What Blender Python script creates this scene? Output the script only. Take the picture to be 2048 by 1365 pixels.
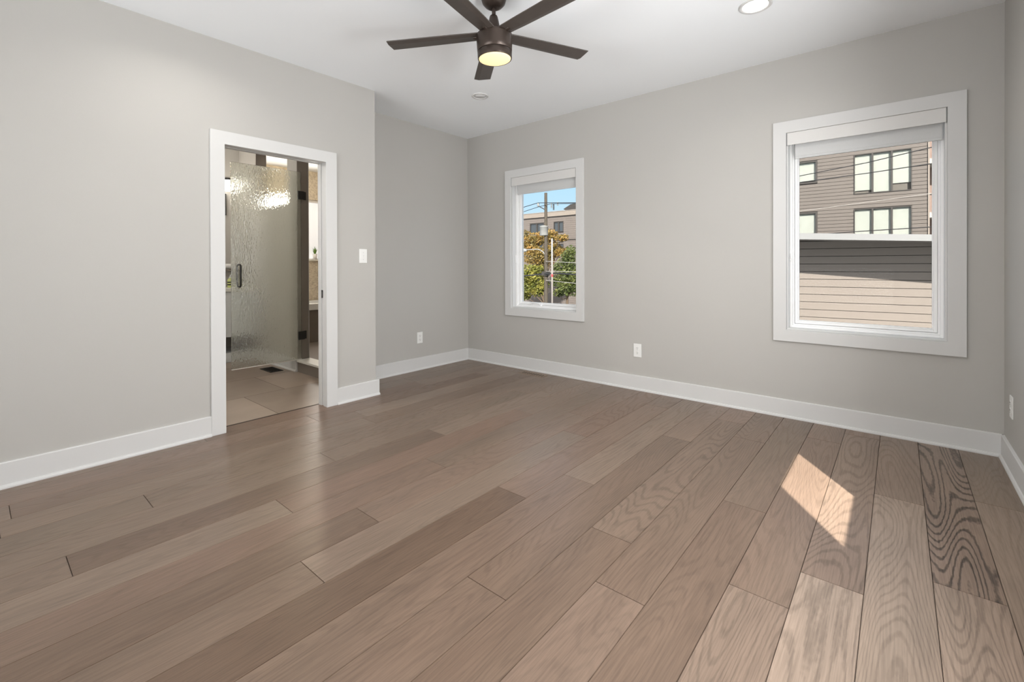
import bpy, bmesh, math, random
from mathutils import Vector, Matrix
random.seed(11)
for o in list(bpy.data.objects): bpy.data.objects.remove(o)
SC = bpy.context.scene
COL = SC.collection

# ------------------------------------------------------------------ camera
FPX, CY, CAMH = 918.755, 534.50, 1.1684
YAW, PITCH, ROLL = math.radians(40.0563), math.radians(-0.2402), math.radians(-0.1757)
fw = Vector((-math.sin(YAW)*math.cos(PITCH), math.cos(YAW)*math.cos(PITCH), math.sin(PITCH)))
r0 = Vector((math.cos(YAW), math.sin(YAW), 0)); u0 = r0.cross(fw)
rt = r0*math.cos(ROLL) + u0*math.sin(ROLL); up = -r0*math.sin(ROLL) + u0*math.cos(ROLL)
cam = bpy.data.cameras.new('camera'); camo = bpy.data.objects.new('camera', cam); COL.objects.link(camo)
cam.sensor_width = 36; cam.sensor_fit = 'HORIZONTAL'
cam.lens = 36*FPX/2048; cam.shift_y = -(682.5-CY)/2048
cam.clip_start = .02; cam.clip_end = 500
M = Matrix((rt, up, -fw)).transposed().to_4x4(); M.translation = (0, 0, CAMH); camo.matrix_world = M
SC.camera = camo

def ray(px, py): return fw + rt*((px-1024)/FPX) + up*((CY-py)/FPX)
def aty(px, py, Y): v = ray(px, py); return Vector((0, 0, CAMH)) + v*(Y/v.y)
def atx(px, py, X): v = ray(px, py); return Vector((0, 0, CAMH)) + v*(X/v.x)

# ------------------------------------------------------------------ view, sky, sun, area lights
SC.view_settings.view_transform = 'Standard'; SC.view_settings.look = 'None'
SC.view_settings.exposure = 0.21; SC.view_settings.gamma = 1.0
SC.view_settings.use_curve_mapping = False
W = bpy.data.worlds.new('sky'); SC.world = W; W.use_nodes = True
nt = W.node_tree; nt.nodes.clear()
wo = nt.nodes.new('ShaderNodeOutputWorld'); bg = nt.nodes.new('ShaderNodeBackground')
tc = nt.nodes.new('ShaderNodeTexCoord'); sx = nt.nodes.new('ShaderNodeSeparateXYZ'); cr = nt.nodes.new('ShaderNodeValToRGB')
nt.links.new(tc.outputs['Generated'], sx.inputs[0]); nt.links.new(sx.outputs['Z'], cr.inputs[0])
e = cr.color_ramp.elements
e[0].position = 0.0; e[0].color = (.66, .84, .95, 1)
e[1].position = .55; e[1].color = (.50, .60, .74, 1)
n_ = cr.color_ramp.elements.new(.17); n_.color = (.48, .75, .97, 1)
n_ = cr.color_ramp.elements.new(.30); n_.color = (.44, .64, .88, 1)
# the sky is whiter and brighter on the side where the sun stands
dt = nt.nodes.new('ShaderNodeVectorMath'); dt.operation = 'DOT_PRODUCT'; dt.inputs[1].default_value = (.49, -.70, .52)
nt.links.new(tc.outputs['Generated'], dt.inputs[0])
mr_ = nt.nodes.new('ShaderNodeMapRange'); mr_.inputs['From Min'].default_value = -.25; mr_.inputs['From Max'].default_value = 1.0; nt.links.new(dt.outputs['Value'], mr_.inputs[0])
pw_ = nt.nodes.new('ShaderNodeMath'); pw_.operation = 'POWER'; pw_.inputs[1].default_value = 1.6; nt.links.new(mr_.outputs[0], pw_.inputs[0])
sc_ = nt.nodes.new('ShaderNodeVectorMath'); sc_.operation = 'SCALE'; sc_.inputs[0].default_value = (1.5, 1.3, 1.1); nt.links.new(pw_.outputs[0], sc_.inputs['Scale'])
ad_ = nt.nodes.new('ShaderNodeVectorMath'); ad_.operation = 'ADD'; nt.links.new(cr.outputs[0], ad_.inputs[0]); nt.links.new(sc_.outputs[0], ad_.inputs[1])
nt.links.new(ad_.outputs[0], bg.inputs[0]); bg.inputs[1].default_value = 2.25
nt.links.new(bg.outputs[0], wo.inputs[0])

SUN_ELEV = math.radians(31.0)
hd = Vector((-.573, .82, 0)).normalized()
sd = Vector((hd.x*math.cos(SUN_ELEV), hd.y*math.cos(SUN_ELEV), -math.sin(SUN_ELEV)))
sl = bpy.data.lights.new('sun', 'SUN'); sl.energy = 23.0; sl.angle = math.radians(.6); sl.color = (1, .94, .85)
so = bpy.data.objects.new('sun', sl); COL.objects.link(so); so.rotation_euler = sd.to_track_quat('-Z', 'Y').to_euler()
so.location = (8, -10, 9)

def area(name, loc, direction, sx_, sy_, power, color, spread=180):
    l = bpy.data.lights.new(name, 'AREA'); l.shape = 'RECTANGLE'; l.size = sx_; l.size_y = sy_
    l.energy = power; l.color = color; l.spread = math.radians(spread)
    o = bpy.data.objects.new(name, l); COL.objects.link(o); o.location = loc
    o.rotation_euler = Vector(direction).to_track_quat('-Z', 'Y').to_euler()
    return o
XW_IN = .455
# added fill lamp in an unseen hall behind the camera, and daylight at the frosted bathroom window
area('hall_fill', (-1.55, -3.45, .90), (0, 1, .80), 3.4, 1.4, 112, (.98, .988, 1.0), 120)
area('right_window_fill', (XW_IN, 1.525, 1.58), (-1, -.22, .02), .80, 1.05, 62, (.98, .988, 1.0))  # fill lamp added on the room side of the nearly closed shade
area('shaded_window_fill', (XW_IN, 2.75, 1.40), (-1, .10, -.03), .76, 1.30, 11, (.985, .99, 1.0), 135)  # fill lamp added before the drawn shade to brighten the alcove
area('bathroom_daylight', (-7.42, 3.3, 1.75), (1, -.15, 0), 1.2, 1.0, 22, (1, .95, .88))

# ------------------------------------------------------------------ material helpers
def newmat(name):
    m = bpy.data.materials.new(name); m.use_nodes = True
    t = m.node_tree; b = t.nodes['Principled BSDF']
    return m, t, b
def node(t, kind, **kw):
    n = t.nodes.new(kind)
    for k, v in kw.items():
        if hasattr(n, k) and not k.startswith('i_'): setattr(n, k, v)
    return n
def simple(name, col, rough=.5, var=.04, scale=8, bump=0.0, bscale=120, metal=0.0, spec=.5, emit=None, es=0):
    m, t, b = newmat(name)
    b.inputs['Roughness'].default_value = rough; b.inputs['Metallic'].default_value = metal
    b.inputs['Specular IOR Level'].default_value = spec
    co = node(t, 'ShaderNodeTexCoord')
    nz = node(t, 'ShaderNodeTexNoise'); nz.inputs['Scale'].default_value = scale; nz.inputs['Detail'].default_value = 3
    t.links.new(co.outputs['Object'], nz.inputs['Vector'])
    mx = node(t, 'ShaderNodeMix'); mx.data_type = 'RGBA'
    mx.inputs[6].default_value = tuple(c*(1-var) for c in col)+(1,)
    mx.inputs[7].default_value = tuple(min(1, c*(1+var)) for c in col)+(1,)
    t.links.new(nz.outputs['Fac'], mx.inputs[0]); t.links.new(mx.outputs[2], b.inputs['Base Color'])
    if bump:
        n2 = node(t, 'ShaderNodeTexNoise'); n2.inputs['Scale'].default_value = bscale; n2.inputs['Detail'].default_value = 2
        t.links.new(co.outputs['Object'], n2.inputs['Vector'])
        bp = node(t, 'ShaderNodeBump'); bp.inputs['Strength'].default_value = bump; bp.inputs['Distance'].default_value = .002
        t.links.new(n2.outputs['Fac'], bp.inputs['Height']); t.links.new(bp.outputs['Normal'], b.inputs['Normal'])
    if emit:
        b.inputs['Emission Color'].default_value = (*emit, 1); b.inputs['Emission Strength'].default_value = es
    return m
MT = {}
MT['wall'] = simple('greige_wall_paint', (.500, .487, .460), .55, .012, 3, .12, 260, spec=.3)
MT['ceil'] = simple('white_ceiling_paint', (.91, .935, .955), .7, .008, 3, .08, 200, spec=.2)
MT['trim'] = simple('white_trim_paint', (.67, .668, .658), .55, .008, 5, spec=.25)
MT['vinyl'] = simple('white_window_vinyl', (.93, .93, .925), .3, .008, 6)
MT['plate'] = simple('white_plastic_plate', (.86, .86, .84), .35, .01, 20)
MT['slot'] = simple('dark_slot', (.10, .095, .09), .6, .05, 30)
MT['shade'] = simple('grey_white_shade_fabric', (.62, .625, .62), .8, .05, 300, .2, 500, spec=.15)
MT['valance'] = simple('off_white_valance', (.70, .69, .67), .5, .01, 40)
MT['bronze'] = simple('dark_bronze_metal', (.064, .047, .038), .36, .15, 20, metal=.55)
MT['blade'] = simple('dark_brown_blade', (.066, .054, .046), .42, .2, 14, .15, 60)
MT['black'] = simple('matte_black_metal', (.022, .021, .02), .4, .1, 25, metal=.4)
MT['lens_warm'] = simple('warm_lit_lens', (.55, .5, .38), .5, .02, 8, emit=(1.0, .78, .36), es=.80)
MT['lens_white'] = simple('white_lit_lens', (.9, .9, .9), .5, .02, 8, emit=(1, .97, .92), es=5.0)
MT['lens_off'] = simple('unlit_white_lens', (.74, .74, .74), .5, .02, 8)
MT['vent'] = simple('brown_floor_vent', (.25, .185, .14), .45, .08, 15)
MT['ventdark'] = simple('vent_dark_inside', (.012, .010, .008), .8, .1, 15)
MT['cabinet'] = simple('pale_grey_cabinet', (.62, .63, .63), .4, .01, 8)
MT['stone'] = simple('pale_quartz', (.76, .74, .68), .3, .06, 18)
MT['porcelain'] = simple('white_porcelain', (.85, .85, .84), .2, .01, 8)
MT['bathwall'] = simple('bathroom_wall_paint', (.50, .475, .44), .6, .015, 4, .1, 240)
MT['towel'] = simple('white_towel', (.82, .80, .77), .9, .04, 90, .4, 300)
MT['green'] = simple('plant_green_leaf', (.16, .30, .05), .5, .3, 20)
MT['bottle'] = simple('yellow_green_bottle', (.55, .60, .22), .25, .06, 20)
MT['sconce'] = simple('lit_glass_shade', (.9, .9, .88), .5, .02, 8, emit=(1, .95, .86), es=3.2)
MT['asphalt'] = simple('grey_asphalt', (.22, .22, .22), .9, .2, 6, .3, 40)
MT['lawn'] = simple('lawn', (.13, .17, .06), .9, .35, 6, .3, 40)
MT['siding_near'] = simple('taupe_lap_siding', (.165, .142, .124), .7, .05, 2.2, .1, 90)
MT['siding_far'] = simple('grey_taupe_siding', (.110, .096, .086), .7, .05, 2, .1, 90)
MT['groove_far'] = simple('siding_joint_grey', (.060, .052, .047), .9, .1, 4)
MT['groove'] = simple('siding_joint_shadow_gap', (.035, .03, .027), .9, .1, 4)
MT['fascia'] = simple('white_fascia_board', (.20, .203, .205), .5, .02, 4)
MT['soffit'] = simple('grey_soffit', (.20, .185, .175), .8, .04, 4)
MT['frame_dark'] = simple('dark_bronze_window_frame', (.034, .030, .027), .5, .05, 6)
MT['blind'] = simple('pale_blind', (.30, .306, .282), .6, .03, 3)
MT['parapet'] = simple('pale_parapet', (.20, .172, .148), .7, .03, 2)
MT['siding_pale'] = simple('pale_taupe_siding', (.125, .107, .097), .75, .05, 2, .1, 60)
MT['brick'] = simple('brown_masonry', (.23, .165, .14), .85, .15, 9, .2, 40)
MT['concrete'] = simple('pale_concrete', (.38, .36, .33), .8, .06, 5)
MT['polewood'] = simple('weathered_pole_wood', (.055, .046, .035), .85, .35, 9, .4, 40)
MT['galv'] = simple('pale_grey_steel', (.21, .215, .21), .45, .05, 8)
MT['pipe'] = simple('white_conduit', (.28, .26, .245), .5, .05, 8)
MT['wire'] = simple('black_wire', (.02, .02, .022), .6, .1, 20)
MT['wire_grey'] = simple('grey_wire', (.42, .40, .38), .6, .1, 20)
MT['red'] = simple('red_tag', (.45, .05, .06), .5, .08, 20)
MT['bark'] = simple('tree_bark', (.09, .065, .045), .9, .3, 14, .4, 40)
MT['nickel'] = simple('satin_nickel', (.55, .55, .54), .3, .04, 20, metal=.9)
MT['mirror'] = simple('mirror_glass', (.80, .76, .70), .04, .01, 4, metal=1.0)
MT['tiletaupe'] = simple('taupe_wall_tile', (.20, .170, .145), .35, .12, 3)
MT['roofgrey'] = simple('pale_flat_roof', (.33, .325, .31), .9, .08, 3)

def leafmat(name, cols):
    m, t, b = newmat(name); b.inputs['Roughness'].default_value = .6
    co = node(t, 'ShaderNodeTexCoord'); nz = node(t, 'ShaderNodeTexNoise'); nz.inputs['Scale'].default_value = 1.6; nz.inputs['Detail'].default_value = 5
    t.links.new(co.outputs['Object'], nz.inputs['Vector'])
    r = node(t, 'ShaderNodeValToRGB'); t.links.new(nz.outputs['Fac'], r.inputs[0])
    el = r.color_ramp.elements; el[0].position = .32; el[0].color = (*cols[0], 1); el[1].position = .68; el[1].color = (*cols[-1], 1)
    for k, c in enumerate(cols[1:-1]):
        x = el.new(.32+.36*(k+1)/(len(cols)-1)); x.color = (*c, 1)
    t.links.new(r.outputs[0], b.inputs['Base Color'])
    tl = node(t, 'ShaderNodeBsdfTranslucent'); t.links.new(r.outputs[0], tl.inputs[0])
    mx = node(t, 'ShaderNodeMixShader'); mx.inputs[0].default_value = .3
    t.links.new(b.outputs[0], mx.inputs[1]); t.links.new(tl.outputs[0], mx.inputs[2])
    t.links.new(mx.outputs[0], t.nodes['Material Output'].inputs[0]); return m
MT['leaf_autumn'] = leafmat('autumn_leaves', [(.075, .075, .03), (.22, .155, .04), (.38, .22, .06)])
MT['leaf_yellow'] = leafmat('yellow_green_leaves', [(.07, .085, .02), (.17, .18, .03), (.30, .27, .06)])
MT['leaf_green'] = leafmat('green_leaves', [(.04, .06, .02), (.09, .12, .03), (.18, .19, .06)])

def pane(name, tint=(1, 1, 1), gl=.06, rough=0.0):
    m = bpy.data.materials.new(name); m.use_nodes = True; t = m.node_tree; t.nodes.clear()
    o = node(t, 'ShaderNodeOutputMaterial'); tr = node(t, 'ShaderNodeBsdfTransparent'); tr.inputs[0].default_value = (*tint, 1)
    g = node(t, 'ShaderNodeBsdfGlossy'); g.inputs['Roughness'].default_value = rough
    f = node(t, 'ShaderNodeFresnel'); f.inputs[0].default_value = 1.25
    mul = node(t, 'ShaderNodeMath'); mul.operation = 'MULTIPLY'; mul.inputs[1].default_value = gl*10
    t.links.new(f.outputs[0], mul.inputs[0])
    mx = node(t, 'ShaderNodeMixShader'); t.links.new(mul.outputs[0], mx.inputs[0])
    t.links.new(tr.outputs[0], mx.inputs[1]); t.links.new(g.outputs[0], mx.inputs[2]); t.links.new(mx.outputs[0], o.inputs[0]); return m
MT['glass'] = pane('tinted_window_glass', (.640, .642, .640), .006)  # grey tint added to dim the outdoors seen through the panes
MT['glass_clear'] = pane('clear_window_glass', (.97, .98, .975), .012)
def dark_pane(name):
    m, t, b = newmat(name); b.inputs['Base Color'].default_value = (.035, .04, .045, 1); b.inputs['Roughness'].default_value = .06
    b.inputs['Specular IOR Level'].default_value = .8
    nz = node(t, 'ShaderNodeTexNoise'); nz.inputs['Scale'].default_value = 2
    bp = node(t, 'ShaderNodeBump'); bp.inputs['Strength'].default_value = .02
    t.links.new(nz.outputs['Fac'], bp.inputs['Height']); t.links.new(bp.outputs[0], b.inputs['Normal']); return m
MT['darkglass'] = dark_pane('dark_reflecting_pane')
# rain-textured shower glass
def rain_glass():
    m = bpy.data.materials.new('rain_textured_shower_glass'); m.use_nodes = True; t = m.node_tree; t.nodes.clear()
    o = node(t, 'ShaderNodeOutputMaterial')
    co = node(t, 'ShaderNodeTexCoord'); mp = node(t, 'ShaderNodeMapping'); mp.inputs['Scale'].default_value = (1, 1, .45)
    nz = node(t, 'ShaderNodeTexNoise'); nz.inputs['Scale'].default_value = 105; nz.inputs['Detail'].default_value = .5
    t.links.new(co.outputs['Object'], mp.inputs[0]); t.links.new(mp.outputs[0], nz.inputs['Vector'])
    bp = node(t, 'ShaderNodeBump'); bp.inputs['Strength'].default_value = 1.0; bp.inputs['Distance'].default_value = .006
    t.links.new(nz.outputs['Fac'], bp.inputs['Height'])
    rf = node(t, 'ShaderNodeBsdfRefraction'); rf.inputs['Color'].default_value = (.97, .98, .945, 1); rf.inputs['Roughness'].default_value = .03; rf.inputs['IOR'].default_value = 1.22
    tr = node(t, 'ShaderNodeBsdfTransparent'); tr.inputs[0].default_value = (.88, .90, .85, 1)
    gl = node(t, 'ShaderNodeBsdfGlossy'); gl.inputs['Roughness'].default_value = .22
    df = node(t, 'ShaderNodeBsdfTranslucent'); df.inputs[0].default_value = (.92, .92, .86, 1)
    for s in (rf, gl): t.links.new(bp.outputs[0], s.inputs['Normal'])
    m1 = node(t, 'ShaderNodeMixShader'); m1.inputs[0].default_value = .10; t.links.new(rf.outputs[0], m1.inputs[1]); t.links.new(df.outputs[0], m1.inputs[2])
    m2 = node(t, 'ShaderNodeMixShader'); m2.inputs[0].default_value = .10; t.links.new(m1.outputs[0], m2.inputs[1]); t.links.new(gl.outputs[0], m2.inputs[2])
    m3 = node(t, 'ShaderNodeMixShader'); m3.inputs[0].default_value = .10; t.links.new(m2.outputs[0], m3.inputs[1]); t.links.new(tr.outputs[0], m3.inputs[2])
    t.links.new(m3.outputs[0], o.inputs[0]); return m
MT['rain'] = rain_glass()
def mosaic(name, c1, c2, scale):
    m, t, b = newmat(name); b.inputs['Roughness'].default_value = .5
    co = node(t, 'ShaderNodeTexCoord'); v = node(t, 'ShaderNodeTexVoronoi'); v.inputs['Scale'].default_value = scale
    t.links.new(co.outputs['Object'], v.inputs['Vector'])
    r = node(t, 'ShaderNodeValToRGB'); r.color_ramp.elements[0].color = (*c1, 1); r.color_ramp.elements[1].color = (*c2, 1)
    t.links.new(v.outputs['Color'], r.inputs[0]); t.links.new(r.outputs[0], b.inputs['Base Color']); return m
MT['mosaic'] = mosaic('cream_mosaic_tile', (.50, .42, .32), (.76, .68, .54), 48)

def floor_wood():
    m, t, b = newmat('oak_plank_floor')
    L = t.links.new
    at = node(t, 'ShaderNodeAttribute'); at.attribute_name = 'plank'
    sp = node(t, 'ShaderNodeSeparateColor'); L(at.outputs['Color'], sp.inputs[0])        # r tone, g hue, b grain strength, alpha offset
    co = node(t, 'ShaderNodeTexCoord')
    off = node(t, 'ShaderNodeVectorMath'); off.operation = 'SCALE'; off.inputs[0].default_value = (17.3, 41.7, 9.1)
    L(at.outputs['Alpha'], off.inputs['Scale'])
    ad = node(t, 'ShaderNodeVectorMath'); ad.operation = 'ADD'; L(co.outputs['Object'], ad.inputs[0]); L(off.outputs[0], ad.inputs[1])
    def mapped(s):
        mp = node(t, 'ShaderNodeMapping'); mp.inputs['Scale'].default_value = s; L(ad.outputs[0], mp.inputs[0]); return mp.outputs[0]
    def noise(s, detail, scale=1, dist=0):
        n = node(t, 'ShaderNodeTexNoise'); n.inputs['Scale'].default_value = scale; n.inputs['Detail'].default_value = detail
        n.inputs['Distortion'].default_value = dist; L(mapped(s), n.inputs['Vector']); return n.outputs['Fac']
    def math_(op, a, b_=None, c=None):
        n = node(t, 'ShaderNodeMath'); n.operation = op
        for i, v in enumerate((a, b_, c)):
            if v is None: continue
            if isinstance(v, (int, float)): n.inputs[i].default_value = v
            else: L(v, n.inputs[i])
        return n.outputs[0]
    big = noise((5.0, .62, 1), 1.0)                      # the field whose contour lines make cathedral grain
    jit = noise((90, 26, 1), 2)                          # ragged edge of each ring
    ph = math_('ADD', math_('MULTIPLY', big, 205), math_('MULTIPLY', jit, 2.6))
    ring = math_('SINE', ph)
    rr = node(t, 'ShaderNodeMapRange'); rr.inputs['From Min'].default_value = .15; rr.inputs['From Max'].default_value = .95; L(ring, rr.inputs[0])
    fib = noise((230, 7, 1), 3)
    fr = node(t, 'ShaderNodeMapRange'); fr.inputs['From Min'].default_value = .38; fr.inputs['From Max'].default_value = .68; L(fib, fr.inputs[0])
    cloud = noise((7, 1.1, 1), 3)
    cl2 = noise((2.2, .55, 1), 2)
    # base tone
    mixa = node(t, 'ShaderNodeMix'); mixa.data_type = 'RGBA'
    mixa.inputs[6].default_value = (.088, .051, .032, 1); mixa.inputs[7].default_value = (.395, .318, .258, 1); L(sp.outputs[0], mixa.inputs[0])
    hue = node(t, 'ShaderNodeMix'); hue.data_type = 'RGBA'; hue.blend_type = 'MULTIPLY'; hue.inputs[0].default_value = 1
    hr = node(t, 'ShaderNodeValToRGB'); hr.color_ramp.elements[0].color = (.98, 1.0, .97, 1); hr.color_ramp.elements[1].color = (1.07, .96, .93, 1)
    hadd = math_('ADD', math_('MULTIPLY', sp.outputs[1], .65), math_('MULTIPLY', math_('SUBTRACT', cl2, .3), .8))
    L(hadd, hr.inputs[0]); L(mixa.outputs[2], hue.inputs[6]); L(hr.outputs[0], hue.inputs[7])
    # grain darkening
    g1 = math_('MULTIPLY', math_('MULTIPLY', rr.outputs[0], sp.outputs[2]), .62)
    g2 = math_('MULTIPLY', fr.outputs[0], .24)
    g3 = math_('MULTIPLY', math_('SUBTRACT', cloud, .5), .55)
    tot = math_('SUBTRACT', 1.10, math_('ADD', math_('ADD', g1, g2), g3))
    fin = node(t, 'ShaderNodeVectorMath'); fin.operation = 'SCALE'; L(hue.outputs[2], fin.inputs[0]); L(tot, fin.inputs['Scale'])
    L(fin.outputs[0], b.inputs['Base Color'])
    ro = math_('ADD', .31, math_('MULTIPLY', rr.outputs[0], .06)); L(ro, b.inputs['Roughness'])
    b.inputs['Specular IOR Level'].default_value = .32
    bp = node(t, 'ShaderNodeBump'); bp.inputs['Strength'].default_value = .25; bp.inputs['Distance'].default_value = .001
    L(math_('MULTIPLY', tot, 1.0), bp.inputs['Height']); L(bp.outputs[0], b.inputs['Normal'])
    return m
MT['floor'] = floor_wood()
MT['subfloor'] = simple('dark_gap', (.06, .045, .035), .8, .1, 10)
def bath_tile():
    m, t, b = newmat('bathroom_floor_tile'); b.inputs['Roughness'].default_value = .35
    co = node(t, 'ShaderNodeTexCoord')
    at = node(t, 'ShaderNodeAttribute'); at.attribute_name = 'plank'
    nz = node(t, 'ShaderNodeTexNoise'); nz.inputs['Scale'].default_value = 3.0; nz.inputs['Detail'].default_value = 4; nz.inputs['Distortion'].default_value = .6
    t.links.new(co.outputs['Object'], nz.inputs['Vector'])
    mx = node(t, 'ShaderNodeMix'); mx.data_type = 'RGBA'; mx.inputs[6].default_value = (.19, .142, .108, 1); mx.inputs[7].default_value = (.42, .333, .262, 1)
    ad = node(t, 'ShaderNodeMath'); ad.operation = 'MULTIPLY_ADD'; ad.inputs[1].default_value = .5
    sp = node(t, 'ShaderNodeSeparateColor'); t.links.new(at.outputs['Color'], sp.inputs[0])
    h = node(t, 'ShaderNodeMath'); h.operation = 'MULTIPLY'; h.inputs[1].default_value = .5; t.links.new(nz.outputs['Fac'], h.inputs[0])
    t.links.new(sp.outputs[0], ad.inputs[0]); t.links.new(h.outputs[0], ad.inputs[2])
    t.links.new(ad.outputs[0], mx.inputs[0]); t.links.new(mx.outputs[2], b.inputs['Base Color']); return m
MT['bathtile'] = bath_tile()

# ------------------------------------------------------------------ mesh helpers
class MB:
    def __init__(s): s.v = []; s.f = []; s.sm = []
    def add(s, vs, fs, smooth=False):
        n = len(s.v); s.v += [tuple(v) for v in vs]; s.f += [tuple(i+n for i in f) for f in fs]; s.sm += [smooth]*len(fs); return s
    def box(s, a, b):
        x0, x1 = sorted((a[0], b[0])); y0, y1 = sorted((a[1], b[1])); z0, z1 = sorted((a[2], b[2]))
        return s.add([(x0,y0,z0),(x1,y0,z0),(x1,y1,z0),(x0,y1,z0),(x0,y0,z1),(x1,y0,z1),(x1,y1,z1),(x0,y1,z1)],
                     [(0,3,2,1),(4,5,6,7),(0,1,5,4),(1,2,6,5),(2,3,7,6),(3,0,4,7)])
    def prism(s, poly, axis, a, b):
        """extrude a 2-D polygon along an axis: axis 'x' poly=(y,z), 'y' poly=(x,z), 'z' poly=(x,y)"""
        def P(p, t): return {'x': (t, p[0], p[1]), 'y': (p[0], t, p[1]), 'z': (p[0], p[1], t)}[axis]
        n = len(poly); vs = [P(p, a) for p in poly]+[P(p, b) for p in poly]
        fs = [tuple(range(n)), tuple(range(2*n-1, n-1, -1))]+[(i, i+n, (i+1) % n+n, (i+1) % n) for i in range(n)]
        return s.add(vs, fs)
    def lathe(s, prof, c=(0,0,0), seg=40, axis='z', smooth=True):
        vs = []; fs = []
        for r, z in prof:
            for k in range(seg):
                a = 2*math.pi*k/seg; x, y = r*math.cos(a), r*math.sin(a)
                p = {'z': (x, y, z), 'x': (z, x, y), 'y': (x, z, y)}[axis]
                vs.append((c[0]+p[0], c[1]+p[1], c[2]+p[2]))
        m = len(prof)
        for i in range(m-1):
            for k in range(seg): fs.append((i*seg+k, i*seg+(k+1) % seg, (i+1)*seg+(k+1) % seg, (i+1)*seg+k))
        s.add(vs, fs, smooth)
        if prof[0][0] > 1e-5: s.add(vs[:seg], [tuple(range(seg-1, -1, -1))])
        if prof[-1][0] > 1e-5: s.add(vs[-seg:], [tuple(range(seg))])
        return s
    def tube(s, pts, r, seg=10, cap=True):
        pts = [Vector(p) for p in pts]; vs = []; fs = []; n = len(pts); prev = None
        rr = r if isinstance(r, (list, tuple)) else [r]*n
        for i, p in enumerate(pts):
            d = (pts[min(i+1, n-1)]-pts[max(i-1, 0)]).normalized()
            if prev is None: a = d.orthogonal().normalized()
            else: a = (prev-d*prev.dot(d)).normalized()
            prev = a; b = d.cross(a)
            for k in range(seg):
                t = 2*math.pi*k/seg; vs.append(p+(a*math.cos(t)+b*math.sin(t))*rr[i])
        for i in range(n-1):
            for k in range(seg): fs.append((i*seg+k, i*seg+(k+1) % seg, (i+1)*seg+(k+1) % seg, (i+1)*seg+k))
        s.add(vs, fs, True)
        if cap: s.add(vs[:seg], [tuple(range(seg-1, -1, -1))]); s.add(vs[-seg:], [tuple(range(seg))])
        return s
    def build(s, name, mat, parent=None, bevel=0.0, attr=None, fix=True):
        me = bpy.data.meshes.new(name); me.from_pydata(s.v, [], s.f)
        me.polygons.foreach_set('use_smooth', s.sm)
        if fix:
            bm = bmesh.new(); bm.from_mesh(me); bmesh.ops.recalc_face_normals(bm, faces=bm.faces); bm.to_mesh(me); bm.free()
        if attr:
            a = me.attributes.new('plank', 'FLOAT_COLOR', 'FACE')
            for i, c in enumerate(attr): a.data[i].color = c
        o = bpy.data.objects.new(name, me); COL.objects.link(o)
        me.materials.append(MT[mat])
        if parent: o.parent = parent
        if bevel:
            md = o.modifiers.new('bevel', 'BEVEL'); md.width = bevel; md.segments = 2; md.limit_method = 'ANGLE'; md.angle_limit = math.radians(50)
        return o
def tag(o, label, cat, group=None):
    o['label'] = label; o['category'] = cat
    if group: o['group'] = group
    return o
def struct(o, label=None, cat=None):
    o['kind'] = 'structure'
    if label: o['label'] = label
    if cat: o['category'] = cat
    return o
def empty(name, loc=(0,0,0), rz=0):
    o = bpy.data.objects.new(name, None); COL.objects.link(o); o.location = loc; o.rotation_euler = (0, 0, rz); o.empty_display_size = .1; return o
def copy_tree(o, parent=None):
    c = o.copy(); COL.objects.link(c)
    if parent: c.parent = parent
    for ch in list(o.children): copy_tree(ch, c)
    return c

# ------------------------------------------------------------------ room dimensions
H = 2.743
D, XL, XJ, YJ, XR, YR = 4.0309, -3.6147, -4.1082, 2.3825, .490, -.50
WT = .14
DO0, DO1, DOT = 1.1679, 1.9078, 2.0192          # door opening
W1 = (-3.391, -2.5202, .6811, 2.1638)           # small window: inner edge of casing
W2 = (-.6517, .2394, .6715, 2.1658)             # big window
W3 = (1.10, 1.95, .675, 2.165)                  # window in right wall (Y range)
W5 = (2.35, 3.15, .675, 2.165)                    # second window in right wall, unseen and added for light, its shade drawn
W4 = (-3.45, -.05, .0, 2.45)                    # wide opening in the rear wall to the added hall, lets its fill light in

# floor --------------------------------------------------------------
PW = .1905; E0 = .288; PL = 1.86
JOINT = {-2: 1.1, -1: 3.19, 0: 2.28, 1: 2.97, 2: 2.034, 3: 1.79, 4: .55, 5: 3.35, 6: 1.788, 7: 1.205, 8: 2.14, 9: 1.80, 10: .845, 11: 1.205, 12: 1.78,
         13: .99, 14: .254, 15: 1.416, 16: .578, 17: 1.95, 18: .13, 19: 1.7, 20: 1.03, 21: 2.9, 22: 2.0, 23: 3.1, 24: 2.5}
rf = random.Random(5)
fl = MB(); attr = []
over = {(9, 0): (.15, .35, .15), (0, 1): (.50, .5, 1.0), (0, 0): (.72, .6, .40), (10, 1): (.38, .15, .12), (14, 1): (.22, .2, .12), (6, 1): (.30, .4, .35), (7, 1): (.24, .3, .2), (5, 0): (.27, .5, .22), (5, 1): (.29, .4, .2),  # right foreground boards lightened: window sheen put into their tone
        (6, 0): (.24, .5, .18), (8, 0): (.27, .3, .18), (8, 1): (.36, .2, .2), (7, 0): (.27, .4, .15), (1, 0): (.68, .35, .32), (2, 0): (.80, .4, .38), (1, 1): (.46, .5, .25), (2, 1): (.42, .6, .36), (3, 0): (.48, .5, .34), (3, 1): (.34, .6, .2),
        (4, 0): (.32, .5, .26), (4, 1): (.27, .4, .2), (-1, 0): (.56, .4, .2), (14, 0): (.36, .2, .1), (15, 0): (.37, .3, .1), (16, 0): (.34, .1, .1), (13, 0): (.44, .3, .1), (12, 0): (.28, .6, .1), (11, 0): (.22, .4, .1), (10, 0): (.27, .3, .1)}
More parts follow.
